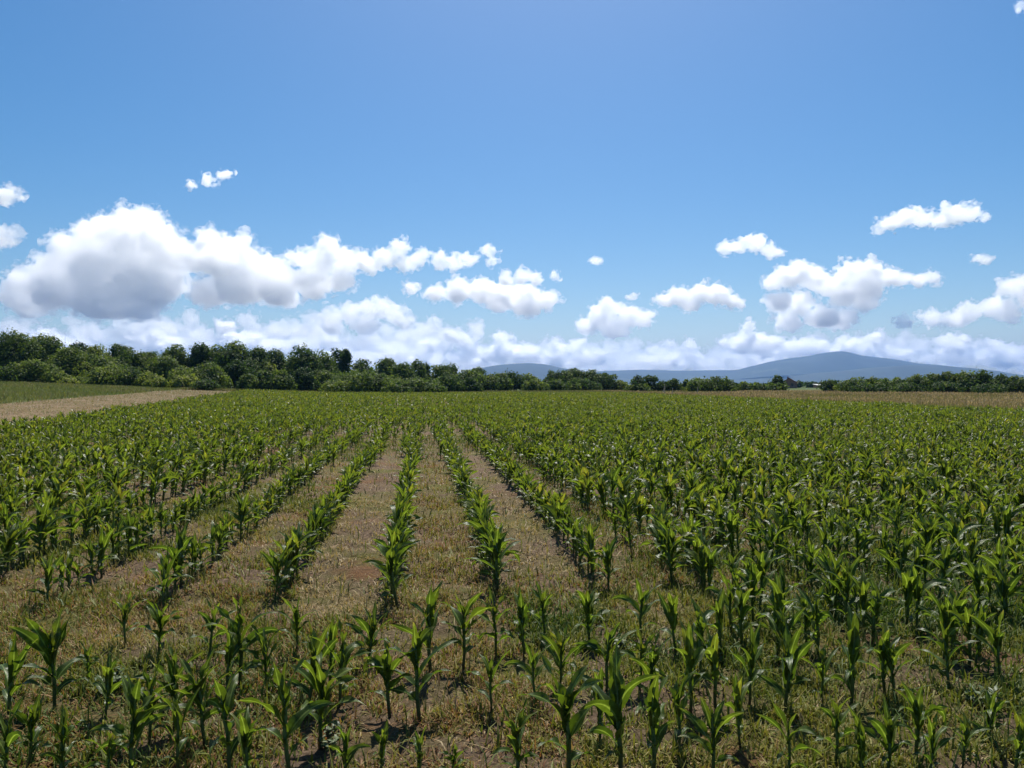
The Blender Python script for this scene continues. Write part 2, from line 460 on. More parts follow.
def place_hero(i, loc, rz, sc, label, group, tilt):
    root, hi, used = HERO[i]
    if not used:
        o = root; HERO[i][2] = True
    else:
        o = root.copy(); COL.objects.link(o)
        for ch in root.children:
            c = ch.copy(); COL.objects.link(c); c.parent = o
    o.location = loc; o.scale = (sc, sc, sc)
    o.rotation_euler = (tilt[0], tilt[1], rz)
    tag(o, label, 'maize plant', group)
    return o

rr = np.random.default_rng(5)
names = {0: 'front cross row', 1: 'second cross row', 2: 'scattered row behind the cross rows'}
bands = {0: [], 1: [], 2: []}
for i, f in enumerate(FRONT):
    bands[0 if f[1] > 742 else 1 if f[1] > 684 else 2].append(i)
lab = {}
for b, ids in bands.items():
    ids.sort(key=lambda i: FRONT[i][0])
    for n, i in enumerate(ids):
        h = FRONT[i][1] - FRONT[i][2]
        d = F * EYE / (FRONT[i][1] - HZ)
        hm = h / F * d
        adj = 'large' if hm > .46 else 'small' if hm < .31 else 'young'
        lab[i] = f'{adj} maize plant, {ordn(n + 1)} from the left in the {names[b]}'
for i, (px, fy, ty) in enumerate(FRONT):
    d = F * EYE / (fy - HZ)
    X, Y = at(px, d)
    z = float(terrain(X, Y))
    hm = min(.5, (fy - ty) / F * d * 1.06)
    v = i % NV
    o = place_hero(v, (X, Y, z), rr.uniform(0, 6.28), hm / HERO[v][1], lab[i], 'maize plants of the cross rows', rr.normal(0, .06, 2))
    o.scale.x *= .98; o.scale.y *= .98

cnt = {}
byrow = {}
for i in ind_ix: byrow.setdefault(int(rows[i, 2]), []).append(i)
used_n = len(FRONT)
for k, ids in byrow.items():
    ids.sort(key=lambda i: rows[i, 1])
    rn = (f'{ordn(k)} row right' if k >= 1 else f'{ordn(1 - k)} row left')
    for n, i in enumerate(ids):
        X, Y, _, sc = rows[i]
        adj = 'tall' if sc > 1.1 else 'short' if sc < .85 else 'leafy'
        where = 'in view ' if k > 3 or k < -4 else ''
        v = int(rr.integers(NV))
        place_hero(v, (X, Y, float(terrain(X, Y))), rr.uniform(0, 6.28), sc * .405 / HERO[v][1], f'{adj} maize plant, {ordn(n + 1)} {where}from near end of {rn} of rusty strip',
                   'maize plants of the long rows', rr.normal(0, .06, 2))

# ---- the rest of the crop: one countless mass
rest = rows[~ind]; rd = dd[~ind]
def crop(sel, variants, zfat=1.0):
    P = rest[sel]; n = len(P); r = np.random.default_rng(77)
    pos = np.stack([P[:, 0], P[:, 1], terrain(P[:, 0], P[:, 1])], -1)
    hs = P[:, 3] * .38 / .48
    return bake(variants, pos, r.uniform(0, 6.28, n), hs * zfat, r.normal(0, .08, (n, 2)) + np.array([.06, 0]), r.normal(.05, .1, n), r.integers(0, len(variants), n))
near_v = [plant_arrays(np.random.default_rng(500 + i), 7, 2) for i in range(12)]
mid_v = [plant_arrays(np.random.default_rng(540 + i), 4, 2, nleaf=8, stalk=3, fat=1.0, skip=1) for i in range(10)]
far_v = [plant_arrays(np.random.default_rng(580 + i), 3, 1, nleaf=7, stalk=0, fat=1.3, skip=2) for i in range(10)]
parts = [crop(rd < 16, near_v), crop((rd >= 16) & (rd < 45), mid_v), crop(rd >= 45, far_v, 1.08)]
off = np.cumsum([0] + [len(p[0]) for p in parts])
o = mk('maize_crop', np.concatenate([p[0] for p in parts]), np.concatenate([p[1] + off[i] for i, p in enumerate(parts)]), [M_MAIZE, M_STALK],
       tint=np.concatenate([p[2] for p in parts]), uv=np.concatenate([p[3] for p in parts]), midx=np.concatenate([p[4] for p in parts]))
tag(o, 'green young maize crop filling the field beyond the nearest plants', 'maize crop', kind='stuff')
print('rows', len(rows), 'faces', len(o.data.polygons))

# ------------------------------------------------------------------ grass, weeds, straw
def blades(pos, Lg, w, lean, az, curl, tint, tint_tip=None):
    n = len(pos)
    d = np.stack([np.cos(az), np.sin(az), np.zeros(n)], -1); s = np.stack([-np.sin(az), np.cos(az), np.zeros(n)], -1)
    up = np.array([0, 0, 1.])
    def step(a, l): return d * (np.sin(a) * l)[:, None] + up * (np.cos(a) * l)[:, None]
    p0 = pos; p1 = p0 + step(lean, Lg * .5); p2 = p1 + step(lean + curl, Lg * .5)
    V = np.stack([p0 - s * w[:, None] * .5, p0 + s * w[:, None] * .5, p1 - s * w[:, None] * .42, p1 + s * w[:, None] * .42, p2 - s * w[:, None] * .06, p2 + s * w[:, None] * .06], 1)
    Q = np.array([(0, 1, 3, 2), (2, 3, 5, 4)])[None] + (np.arange(n) * 6)[:, None, None]
    t = np.repeat(tint[:, None], 6, 1)
    if tint_tip is not None: t[:, 2:4] = ((tint + tint_tip) / 2)[:, None]; t[:, 4:] = tint_tip[:, None]
    return V.reshape(-1, 3), Q.reshape(-1, 4), t.ravel()

def wedge(n, d0, d1, r, x0=-40, x1=1064):
    d = np.sqrt(r.uniform(d0 * d0, d1 * d1, n)); px = r.uniform(x0, x1, n)
    return at(px, d)

r = np.random.default_rng(21)
VV, QQ, TT = [], [], []; n0 = 0
for (n, d0, d1, wmul, lmul) in ((210000, 2.7, 5.5, 1.15, 1.15), (230000, 5.5, 10, 1.5, 1.25), (150000, 10, 22, 2.4, 1.4), (70000, 22, 60, 5, 1.6)):
    X, Y = wedge(n, d0, d1, r)
    m = (X > edge_maize(Y)) & (X < XR); X, Y = X[m], Y[m]
    kf = (X - ROW0) / PITCH
    bare = ((kf > -3.2) & (kf < 2.2))
    rowd = np.abs(kf - np.round(kf)) * PITCH
    # clump mask and colours by place
    cl = vn2(X / .16, Y / .16, 31); pat = vn2(X / .8, Y / .8, 33); pat2 = vn2(X / 1.5 + 40, Y / 1.5, 35)
    strip = (kf > .12) & (kf < .88) & (Y > 4.5) & (Y < 15)
    resid = ((kf > -.9) & (kf < -.1) & (Y > 5) | (kf > 1.1) & (kf < 2.0) & (Y > 6)) & (Y < 17)
    green = smooth(2.0, 4.5, kf) * .36 + .55 * (pat - .5) + .03
    green = np.where(Y < 5, green + .08, green)
    green = np.where((Y > 15) & bare, green + .22, green)
    keep = r.random(len(X)) < np.clip(.25 + 1.9 * (cl - .34) + .6 * (pat - .5), .08, 1) * np.where(resid, .36, 1)
    X, Y, green, strip, resid, pat2 = X[keep], Y[keep], green[keep], strip[keep], resid[keep], pat2[keep]
    k = len(X)
    tint = np.where(r.random(k) < .26, r.normal(.34, .12, k), r.normal(.64, .1, k)) + green
    rust = (pat2 > .57) & (r.random(k) < .45)
    tint = np.where(rust, r.normal(.08, .07, k), tint)
    tint = np.where(strip, np.where(r.random(k) < .5, r.normal(.14, .09, k), r.normal(.6, .1, k)), tint)
    tint = np.clip(np.where(resid, r.normal(.33, .1, k), tint), 0, 1)
    flat = (tint < .5)
    lean = np.where(flat, r.uniform(.35, 1.5, k), r.uniform(.1, 1.1, k))
    Lg = r.lognormal(math.log(.036), .42, k) * lmul * np.where(tint > .55, 1.15, 1)
    w = r.uniform(.003, .0068, k) * wmul * np.where(tint > .7, 1.5, 1)
    V, Q, t = blades(np.stack([X, Y, terrain(X, Y) - .003], -1), Lg, w, lean, r.uniform(0, 6.28, k), r.uniform(-.2, .9, k), tint)
    VV.append(V); QQ.append(Q + n0); TT.append(t); n0 += len(V)
for (n, d0, d1, wm) in ((26000, 2.8, 8, 1), (34000, 8, 20, 2), (30000, 20, 60, 4)):
    X, Y = wedge(n, d0, d1, r); kf = (X - ROW0) / PITCH
    p = smooth(1.9, 3.4, kf) * .8 + smooth(-3.5, -7, kf) * .35 + ((Y > 16) & (kf > -3) & (kf < 2)) * .4 + .12
    m = (X > edge_maize(Y)) & (X < XR) & (r.random(n) < p * (.2 + 1.4 * vn2(X / .35, Y / .35, 61)))
    X, Y = X[m], Y[m]; k = len(X)
    V, Q, t = blades(np.stack([X, Y, terrain(X, Y) - .003], -1), r.uniform(.06, .17, k), r.uniform(.004, .009, k) * wm, r.uniform(.05, .9, k), r.uniform(0, 6.28, k), r.uniform(0, 1.1, k), np.clip(r.normal(.84, .12, k), 0, 1))
    VV.append(V); QQ.append(Q + n0); TT.append(t); n0 += len(V)
o = mk('dry_weeds', np.concatenate(VV), np.concatenate(QQ), M_WEED, tint=np.concatenate(TT))
tag(o, 'low straw coloured and yellow green weeds covering the soil between the maize', 'weeds', kind='stuff')

# hay, meadow and tall dry grass
def wedge_in(n, X0, X1, Y0, Y1, r, near=20):
    # more blades where nearer
    Y = Y0 + (Y1 - Y0) * r.random(n) ** 1.8; X = r.uniform(X0, X1, n)
    xc, d = to_cam(X, Y); px = 512 + F * xc / np.maximum(d, .1)
    m = (px > -60) & (px < 1084) & (d > 3)
    return X[m], Y[m]
def ragged(X, edge, Y, amp=.5): return edge + amp * (vn2(Y / 1.3, Y * 0 + edge, 44) - .5) * 2

X, Y = wedge_in(260000, -34, -10, 14, FAR, r); m = (X > edge_hay(Y)) & (X < edge_maize(Y) + .3); X, Y = X[m], Y[m]; k = len(X)
pt = vn2(X / .5, Y / 1.6, 51)
m = r.random(k) < .25 + .9 * pt; X, Y, pt = X[m], Y[m], pt[m]; k = len(X)
dist = np.hypot(X, Y)
V, Q, t = blades(np.stack([X, Y, terrain(X, Y)], -1), r.uniform(.05, .14, k) * (.5 + 1.9 * pt * pt), .004 + .00035 * dist * r.uniform(.5, 1.2, k), r.uniform(.5, 1.5, k), r.uniform(0, 6.28, k), r.uniform(0, .7, k), np.clip(r.normal(.62, .13, k) + .55 * (pt - .5) - .35 * (r.random(k) < .12), 0, 1))
tag(mk('hay_stubble', V, Q, M_GRASS, tint=t), 'tan mown hay lying in a strip left of the maize', 'hay', kind='stuff')

X, Y = wedge_in(260000, -85, -18, 24, 125, r); m = X < edge_hay(Y) + .2; X, Y = X[m], Y[m]; k = len(X); dist = np.hypot(X, Y)
pt = vn2(X / 3, Y / 5, 53)
V, Q, t = blades(np.stack([X, Y, terrain(X, Y) - .01], -1), r.uniform(.15, .4, k) * (.7 + .6 * pt), .006 + .0004 * dist * r.uniform(.5, 1.2, k), r.uniform(0, .6, k), r.uniform(0, 6.28, k), r.uniform(0, .8, k), np.clip(r.normal(.4, .13, k) + .45 * (pt - .5), 0, 1))
tag(mk('meadow_grass', V, Q, M_GRASS, tint=t), 'green meadow grass between the mown hay and the wood', 'grass', kind='stuff')

X, Y = wedge_in(190000, XR - .2, 110, 28, 140, r); k = len(X); dist = np.hypot(X, Y)
pt = vn2(X / 4, Y / 7, 57); edge = smooth(XR + 3.5, XR - .5, X)
hgt = r.uniform(.2, .46, k) * (.75 + .4 * pt) * (1 - .25 * edge)
dry = np.clip(r.normal(.8, .12, k) - .75 * edge * r.random(k) - .25 * (pt < .35), 0, 1)
V, Q, t = blades(np.stack([X, Y, terrain(X, Y) - .01], -1), hgt, .006 + .0003 * dist * r.uniform(.5, 1.2, k), r.uniform(0, .3, k), r.uniform(0, 6.28, k), r.uniform(0, .7, k), np.clip(dry - .35, .05, 1), dry)
# seed heads
s = r.random(k) < .3; X2, Y2, h2 = X[s], Y[s], hgt[s]; k2 = len(X2)
V2, Q2, t2 = blades(np.stack([X2, Y2, terrain(X2, Y2) + h2 * .8], -1), r.uniform(.1, .2, k2), (.012 + .0004 * np.hypot(X2, Y2)), r.uniform(0, .5, k2), r.uniform(0, 6.28, k2), r.uniform(0, .6, k2), np.clip(dry[s] + .12, 0, 1))
tag(mk('tall_grass', np.concatenate([V, V2]), np.concatenate([Q, Q2 + len(V)]), M_GRASS, tint=np.concatenate([t, t2])), 'tall dry tan grass with seed heads right of the maize', 'grass', kind='stuff')

# rough grass at the far end of the field
X, Y = wedge_in(60000, -32, 45, FAR - 1, FAR + 40, r); k = len(X)
V, Q, t = blades(np.stack([X, Y, terrain(X, Y) - .02], -1), r.uniform(.2, .5, k), r.uniform(.04, .1, k), r.uniform(0, .5, k), r.uniform(0, 6.28, k), r.uniform(0, .7, k), np.clip(r.normal(.5, .2, k), 0, 1))
tag(mk('rough_grass', V, Q, M_GRASS, tint=t), 'rough olive grass margin at the far end of the maize field', 'grass', kind='stuff')

# broad-leaved weeds between the maize
def broad_weed(px, fy, size, seed, label):
    r = np.random.default_rng(seed)
    X, Y = at(px, F * EYE / (fy - HZ))
    root = empty('broadleaf_weed', (X, Y, float(terrain(X, Y))), r.uniform(0, 6))
    b = MB(); lv = []
    for i in range(9):
        a = r.uniform(0, 6.28); ln = r.uniform(.4, 1); h = r.uniform(.5, 1)
        p = np.array([[0, 0, -.05], [math.cos(a) * .35 * ln, math.sin(a) * .35 * ln, .45 * h], [math.cos(a) * .8 * ln, math.sin(a) * .8 * ln, .8 * h]]) * size
        b.tube(p, [.003, .0025, .0015], 5)
        for j in range(9):
            f = r.uniform(.25, 1); q = p[0] * (1 - f) ** 2 + 2 * p[1] * f * (1 - f) + p[2] * f * f
            lv.append((q, r.uniform(0, 6.28), r.uniform(.035, .06) * size / .16, r.uniform(.018, .03) * size / .16))
    b.build('stem', M_STALK, root)
    Vs, Qs, ts, n = [], [], [], 0
    for q, a, ln, w in lv:
        V, Q, uv = leaf_geo(q, a, ln, w, r.uniform(-.1, .8), r.uniform(.2, 1), 4, 2, .3, r.normal(0, .4), .1, r)
        Vs.append(V); Qs.append(Q + n); ts.append(np.full(len(V), r.uniform(.3, .9))); n += len(V)
    mk('foliage', np.concatenate(Vs), np.concatenate(Qs), M_BROAD, root, tint=np.concatenate(ts))
    tag(root, label, 'weed', 'broad-leaved weeds between the maize')
broad_weed(984, 708, .13, 1, 'bushy pale grey-green weed under the maize near the right edge')
broad_weed(112, 690, .13, 3, 'low grey-green weed between maize plants at the left of second cross row')
broad_weed(626, 650, .12, 4, 'small leafy weed beside the maize right of the bare strips')
broad_weed(330, 742, .10, 5, 'tiny pale weed on bare soil between the two cross rows')

# ------------------------------------------------------------------ trees
def crown_geo(r, w, h, dist, dens=1.0, low=.0, tone=.4, upright=False, fine=1.0):
    """leaf clumps over many lobes; w and h in metres, base at z=0"""
    px = F / dist
    n = int(np.clip(w * h * px * px * 4.2 * dens, 700, 12000))
    nl = int(r.integers(22, 34)) + (14 if low == 0 else 0); w = w * 1.22
    L, rad = [], []
    hz = h * (1 - low)
    for i in range(nl):
        a = r.uniform(0, 6.28); q = r.random() ** .5; f = r.uniform(0, 1)
        prof = math.sin(math.pi * min(1, .3 + .6 * f)) ** .7 if not upright else (1 - f * .55)
        lr = (r.uniform(.16, .27) if low > 0 else r.uniform(.09, .27)) * (w * hz) ** .5 * (1.15 - .35 * f)
        rr_ = max(0, (w / 2) * prof - lr * .7) * q
        z = h * low + lr * .6 + f * max(.05, hz - lr * 1.6)
        L.append((math.cos(a) * rr_, math.sin(a) * rr_, z)); rad.append(lr)
    # a top lobe so that the height is right
    L.append((r.normal(0, w * .06), r.normal(0, w * .06), h - rad[0] * .9)); rad.append(rad[0] * .9)
    L, rad = np.array(L), np.array(rad)
    pr = rad ** 2 / (rad ** 2).sum()
    li = r.choice(len(L), n, p=pr)
    v = r.normal(size=(n, 3)); v /= np.linalg.norm(v, axis=1)[:, None]
    rs = rad[li] * (.72 + .42 * r.random(n) ** 1.3)
    # twigs sticking out a little further in places
    out = r.random(n) < .12; rs = np.where(out, rs * r.uniform(1.05, 1.5, n), rs)
    c = L[li] + v * rs[:, None] * np.array([1.05, 1.05, .92])
    c[:, 2] = np.maximum(c[:, 2], .06)
    nr = v + r.normal(0, .55, (n, 3)) + np.array([0, 0, .25]); nr /= np.linalg.norm(nr, axis=1)[:, None]
    t1 = np.cross(nr, r.normal(size=(n, 3))); t1 /= np.linalg.norm(t1, axis=1)[:, None]
    t2 = np.cross(nr, t1)
    s = (.95 / px) * r.lognormal(0, .35, n) * fine
    s = np.where(out, s * .7, s)
    bendv = nr * (s * .35)[:, None]
    V = np.stack([c - t1 * s[:, None], c - t2 * s[:, None] * .75 - bendv, c + t1 * s[:, None], c + t2 * s[:, None] * .75 - bendv], 1).reshape(-1, 3)
    Q = (np.arange(n) * 4)[:, None] + np.arange(4)[None]
    lobe_t = r.normal(0, .16, len(L))
    tint = np.clip((tone - .38) * 1.25 + .36 + lobe_t[li] + r.normal(0, .1, n), 0, 1)
    return V, Q, np.repeat(tint, 4), L, rad

def tree(name, px, top, wpx, dist, tone, label, group, kind='round', seed=0):
    r = np.random.default_rng(9000 + seed)
    X, Y = at(px, dist); z = float(terrain(X, Y, False))
    h = (HZ - top + (3.5 if px < 350 and kind != 'bush' else 1.2)) / F * dist + EYE - z; w = wpx / F * dist
    root = empty(name, (X, Y, z))
    low = {'round': .06, 'bush': 0, 'tall': .1, 'open': .22}[kind]
    V, Q, t, L, rad = crown_geo(r, w, h, dist, low=low, tone=tone, upright=(kind == 'tall'), dens=1.25 if kind == 'bush' else 1.1)
    mk('crown', V, Q, M_TREE, root, tint=t, sm=False)
    b = MB()
    hb = h * (.25 if kind != 'bush' else .12); tr = max(.06, h * .022)
    b.tube([(0, 0, -.15), (.02 * h * .3, 0, hb * .5), (0, .01 * h, hb), (.01 * h, 0, h * .55)], [tr * 1.25, tr, tr * .8, tr * .35], 7)
    for i in r.choice(len(L), 5, replace=False):
        q = L[i]; b.tube([(0, 0, hb * r.uniform(.6, 1)), (q[0] * .5, q[1] * .5, (hb + q[2]) * .5), tuple(q)], [tr * .55, tr * .35, tr * .12], 5)
    b.build('trunk', M_BARK, root)
    tag(root, label, 'bush' if 'bush' in name else 'tree', group)
    return root

TREES = []   # column, top row, width in px, distance, tone, kind
WOOD = [(-22,336,62,118,.3,'round'),(12,333,52,114,.36,'round'),(45,337,46,118,.4,'round'),(70,349,40,112,.42,'round'),(79,345,36,126,.18,'round'),(98,347,34,124,.58,'round'),
 (92,356,46,112,.55,'round'),(121,347,34,128,.28,'round'),(133,352,38,120,.33,'round'),(150,354,34,122,.38,'round'),(176,347,36,128,.45,'round'),(163,358,40,118,.42,'round'),
 (201,346,32,130,.2,'round'),(216,347,30,133,.3,'round'),(238,343,42,126,.22,'round'),(258,350,28,130,.36,'round'),(275,352,26,134,.3,'round'),(303,346,30,128,.22,'round'),
 (323,352,30,134,.34,'round'),(337,351,14,150,.1,'tall'),(345,352,14,152,.12,'tall'),(362,359,30,160,.3,'round'),(387,358,26,165,.35,'round'),(291,358,30,136,.4,'round')]
UNDER = [(34,360,46,104,.5,'bush'),(15,366,40,102,.25,'bush'),(60,374,22,103,.62,'bush'),(68,379,18,102,.95,'bush'),(80,377,20,104,.5,'bush'),(112,364,40,108,.5,'bush'),(128,366,26,109,.2,'bush'),
 (150,372,24,108,.8,'bush'),(158,378,22,106,.7,'bush'),(187,367,36,110,.5,'bush'),(188,375,30,107,.85,'bush'),(210,362,36,112,.42,'bush'),(206,379,26,104,.2,'bush'),(236,360,30,118,.1,'bush'),
 (248,374,20,110,.4,'bush'),(263,371,24,112,.4,'bush'),(281,370,26,114,.35,'bush'),(304,368,26,122,.08,'bush'),(323,370,26,126,.5,'bush'),(333,376,24,126,.5,'bush')]
MIDDLE = [(405,362,28,180,.3,'round'),(418,360,18,190,.25,'round'),(425,363,14,195,.2,'tall'),(440,365,30,200,.4,'round'),(452,364,20,205,.36,'round'),(470,370,30,200,.44,'round'),(448,374,30,176,.3,'bush'),
 (478,368,22,215,.4,'round'),(490,374,26,205,.3,'bush'),(500,373,26,210,.32,'round'),(470,378,22,178,.22,'bush'),(514,371,22,220,.2,'round'),(528,374,26,222,.45,'round'),(535,380,26,205,.5,'bush'),
 (549,371,18,230,.3,'round'),(560,371,28,225,.25,'round'),(575,369,32,228,.3,'round'),(592,370,32,226,.25,'round'),(606,373,26,228,.2,'round'),(618,380,24,230,.5,'bush'),(556,380,24,210,.3,'bush'),(583,379,32,212,.2,'bush')]
CLUMP = [(362,370,62,124,.42,'bush'),(340,381,36,120,.5,'bush'),(388,376,40,130,.52,'bush'),(414,378,52,122,.4,'bush'),(400,383,30,118,.34,'bush'),(432,384,26,120,.38,'bush')]
HEDGE = [(638,376,17,240,.1,'round'),(652,376,26,242,.15,'round'),(640,384,26,238,.42,'bush'),(673,379,16,245,.3,'round'),(663,382,16,244,.1,'bush'),(687,380,12,250,.25,'round'),(700,378,30,225,.4,'bush'),(716,377,34,226,.3,'bush'),(728,380,18,228,.28,'round'),
 (744,382,26,250,.4,'bush'),(757,383,20,252,.36,'bush'),(777,376,15,262,.15,'round'),(777,384,20,255,.4,'bush'),(768,383,14,258,.35,'bush')]
RIGHT = [(797,381,18,330,.2,'round'),(808,382,20,335,.15,'round'),(820,383,20,330,.12,'round'),(831,380,22,210,.25,'bush'),(846,381,22,205,.42,'bush'),(858,377,32,198,.3,'round'),(872,377,26,196,.28,'round'),(886,379,22,200,.45,'bush'),
 (899,378,22,196,.36,'round'),(915,375,28,190,.4,'round'),(933,374,28,190,.42,'round'),(950,372,30,188,.38,'round'),(965,371,24,186,.46,'round'),(985,370,20,184,.2,'tall'),(978,374,26,184,.2,'round'),(1000,375,26,182,.2,'round'),
 (1018,376,24,180,.45,'round'),(1040,375,34,178,.35,'round'),(905,383,30,186,.2,'bush'),(945,382,34,184,.2,'bush'),(868,384,34,192,.15,'bush'),(985,384,34,178,.12,'bush')]
def tone_word(t, seen=None):
    return 'very dark' if t < .16 else 'dark green' if t < .29 else 'deep green' if t < .4 else 'mid green' if t < .5 else 'olive green' if t < .7 else 'bright yellow-green'
sd = 0
for nm_, lst, where, grp in (('WOOD', WOOD, 'wood at left', 'trees of the wood at left'), ('UNDER', UNDER, 'thicket before the wood', 'bushes edging the wood at left'), ('MIDDLE', MIDDLE, 'treeline at the middle', 'trees of the middle treeline'),
                        ('CLUMP', CLUMP, 'clump before the treeline', 'bushes of the clump before the treeline'), ('HEDGE', HEDGE, 'hedge left of the house', 'trees of the hedge left of the house'), ('RIGHT', RIGHT, 'hedge right of the house', 'trees of the hedge right of the house')):
    q = {'MIDDLE': .72, 'CLUMP': .93, 'HEDGE': .56, 'RIGHT': .62}.get(nm_, 1)
    lst = sorted((a, b_, c_, (d_ * q if d_ < 300 else d_), t_, k_) for a, b_, c_, d_, t_, k_ in lst)
    for i, (px, top, w, d, tone, kd) in enumerate(lst):
        nm = 'bush' if kd == 'bush' else 'broadleaf_tree'
        sh = {'round': 'rounded tree', 'bush': 'bushy shrub', 'tall': 'narrow upright tree'}[kd]
        sd += 1
        tree(nm, px, top, w, d, tone, f'{tone_word(tone)} {sh}, {ordn(i + 1)} from the left in the {where}', grp, kd, sd)

# ------------------------------------------------------------------ farm house, shed, post
hx, hy = at(789.5, 285); hz0 = float(terrain(hx, hy, False))
house = empty('house', (hx, hy, hz0), R(-28)); house.scale = (.9, .9, .9)
b = MB(); b.box((-2.9, -3.2, 0), (2.9, 3.2, 2.3))
b.add([(-2.9,-3.2,2.3),(2.9,-3.2,2.3),(0,-3.2,4.0),(0,-3.2,4.0)], [(0,1,2,3)]); b.add([(-2.9,3.2,2.3),(2.9,3.2,2.3),(0,3.2,4.0),(0,3.2,4.0)], [(1,0,3,2)])
b.build('wall', M_WALL, house, sm=False)
b = MB()
for sgn in (-1, 1):
    V = [(0, -3.6, 4.05), (0, 3.6, 4.05), (sgn * 3.4, 3.6, 2.05), (sgn * 3.4, -3.6, 2.05)]
    V += [(x, y, z + .14) for x, y, z in V]
    b.add(V, [(0,1,2,3),(4,7,6,5),(0,3,7,4),(1,5,6,2),(2,6,7,3),(0,4,5,1)])
roof = b.build('roof', M_TILE, house, sm=False)
b = MB(); b.box((-.9, .4, 3.2), (-.4, .9, 4.7)); b.build('chimney', M_TILE, roof, sm=False)
for x in (-1.5, 1.1):
    b = MB(); b.box((x - .45, -3.24, .9), (x + .45, -3.2, 2.0)); b.build('window', M_DARKWIN, house, sm=False)
tag(house, 'small farm house with a red tiled gable roof half hidden in the far hedge', 'house')
sx, sy2 = at(824, 300); sz = float(terrain(sx, sy2, False))
shed = empty('shed', (sx, sy2, sz), R(-6))
b = MB(); b.box((-3.4, -2, 0), (3.4, 2, 1.0)); b.build('wall', M_WALL, shed, sm=False)
b = MB(); V = [(-3.7,-2.3,1.0),(3.7,-2.3,1.0),(3.7,2.3,1.35),(-3.7,2.3,1.35)]; V += [(x, y, z + .1) for x, y, z in V]
b.add(V, [(0,3,2,1),(4,5,6,7),(0,1,5,4),(1,2,6,5),(2,3,7,6),(3,0,4,7)]); b.build('roof', M_PALE, shed, sm=False)
tag(shed, 'long low shed with a pale flat roof right of the farm house', 'shed')
for i, (px, top, d, lb) in enumerate(((664.6, 384, 98, 'tallest pale wooden post standing in the dry grass before the far hedge'), (672.5, 388, 96, 'short pale post right of the tallest post in the dry grass'), (697.5, 387, 96, 'pale post in the dry grass in front of the low round hedge'))):
    X, Y = at(px, d); z = float(terrain(X, Y, False)); h = (HZ - top) / F * d + EYE - z
    p = empty('marker_post', (X, Y, z))
    b = MB(); b.tube([(0, 0, -.2), (.02, 0, h * .5), (.03, .02, h)], [.05, .045, .04], 8); b.build('post', M_POST, p)
    if i == 0:
        b = MB(); b.tube([(-.42, 0, -.1), (-.2, 0, h * .35), (.0, 0, h * .72)], [.03, .03, .03], 6); b.build('brace', M_POST, p)
    tag(p, lb, 'post', 'pale posts in the dry grass')

# ------------------------------------------------------------------ hills
def ridge(name, pts, r0, depth, seed, nr=26, amp=.14):
    px = np.arange(pts[0][0], pts[-1][0] + 1, 1.5)
    top = np.interp(px, [p[0] for p in pts], [p[1] for p in pts])
    ker = np.hanning(9); ker /= ker.sum(); tp = np.pad(top, 4, 'edge'); top = np.convolve(tp, ker, 'valid')
    H = np.maximum((HZ - top) / F * r0, 0)
    v = np.linspace(-1, 1, nr)
    Vs = []
    for vi in v:
        d = r0 + vi * depth
        X, Y = at(px, d)
        X = np.asarray(X); Y = np.asarray(Y)
        prof = (math.cos(vi * math.pi / 2) ** 1.1)
        n = .6 * vn2(X / 700, Y / 700, seed) + .28 * vn2(X / 260, Y / 260, seed + 1) + .12 * vn2(X / 90, Y / 90, seed + 2) - .5
        Vs.append(np.stack([X, Y, H * np.clip(prof * (1 + (amp * 2.4 * n if abs(vi) > .06 else amp * .15 * n)), 0, 1.0) - 3 * (1 - prof)], -1))
    V = np.concatenate(Vs); nx = len(px)
    i = (np.arange(nr - 1)[:, None] * nx + np.arange(nx - 1)[None]).ravel()
    tag(mk(name, V, np.stack([i, i + 1, i + 1 + nx, i + nx], -1), M_HILL), kind='structure')
ridge('hills', [(560,382),(600,371),(640,369.5),(680,370.5),(720,370),(735,370),(752,366),(770,361.5),(790,358),(808,356),(822,353),(832,352),(842,351.5),(850,352.5),(858,355),(872,356.5),(890,358.5),(905,361),(918,363.5),(935,364.5),(952,366.5),(975,368.5),(1000,371.5),(1024,375.5),(1060,379),(1110,382)], 7600, 900, 11)
ridge('hills', [(700,383.5),(745,378),(790,375),(830,372),(870,368),(905,365.5),(935,365),(952,366.5),(975,368.5),(1000,371.5),(1024,375),(1070,380),(1110,383)], 6000, 600, 15)
ridge('hills', [(420,383),(455,376),(480,368.5),(495,365.5),(512,363.8),(530,363),(545,364),(560,367.5),(580,371),(610,376),(650,382)], 6600, 700, 19)

# ------------------------------------------------------------------ haze
b = MB(); b.box((-9500, -9500, -6), (9500, 9500, 420))
m, nt, N = mat('haze_air')
pv = N('ShaderNodeVolumePrincipled', Density=6.4e-5, Anisotropy=.45); pv.inputs['Color'].default_value = (.25, .49, 1, 1)
oo = N('ShaderNodeOutputMaterial'); nt.links.new(pv.outputs[0], oo.inputs['Volume'])
hz = b.build('haze', m, sm=False); tag(hz, kind='stuff'); hz['label'] = 'thin blue summer haze over the plain and hills'

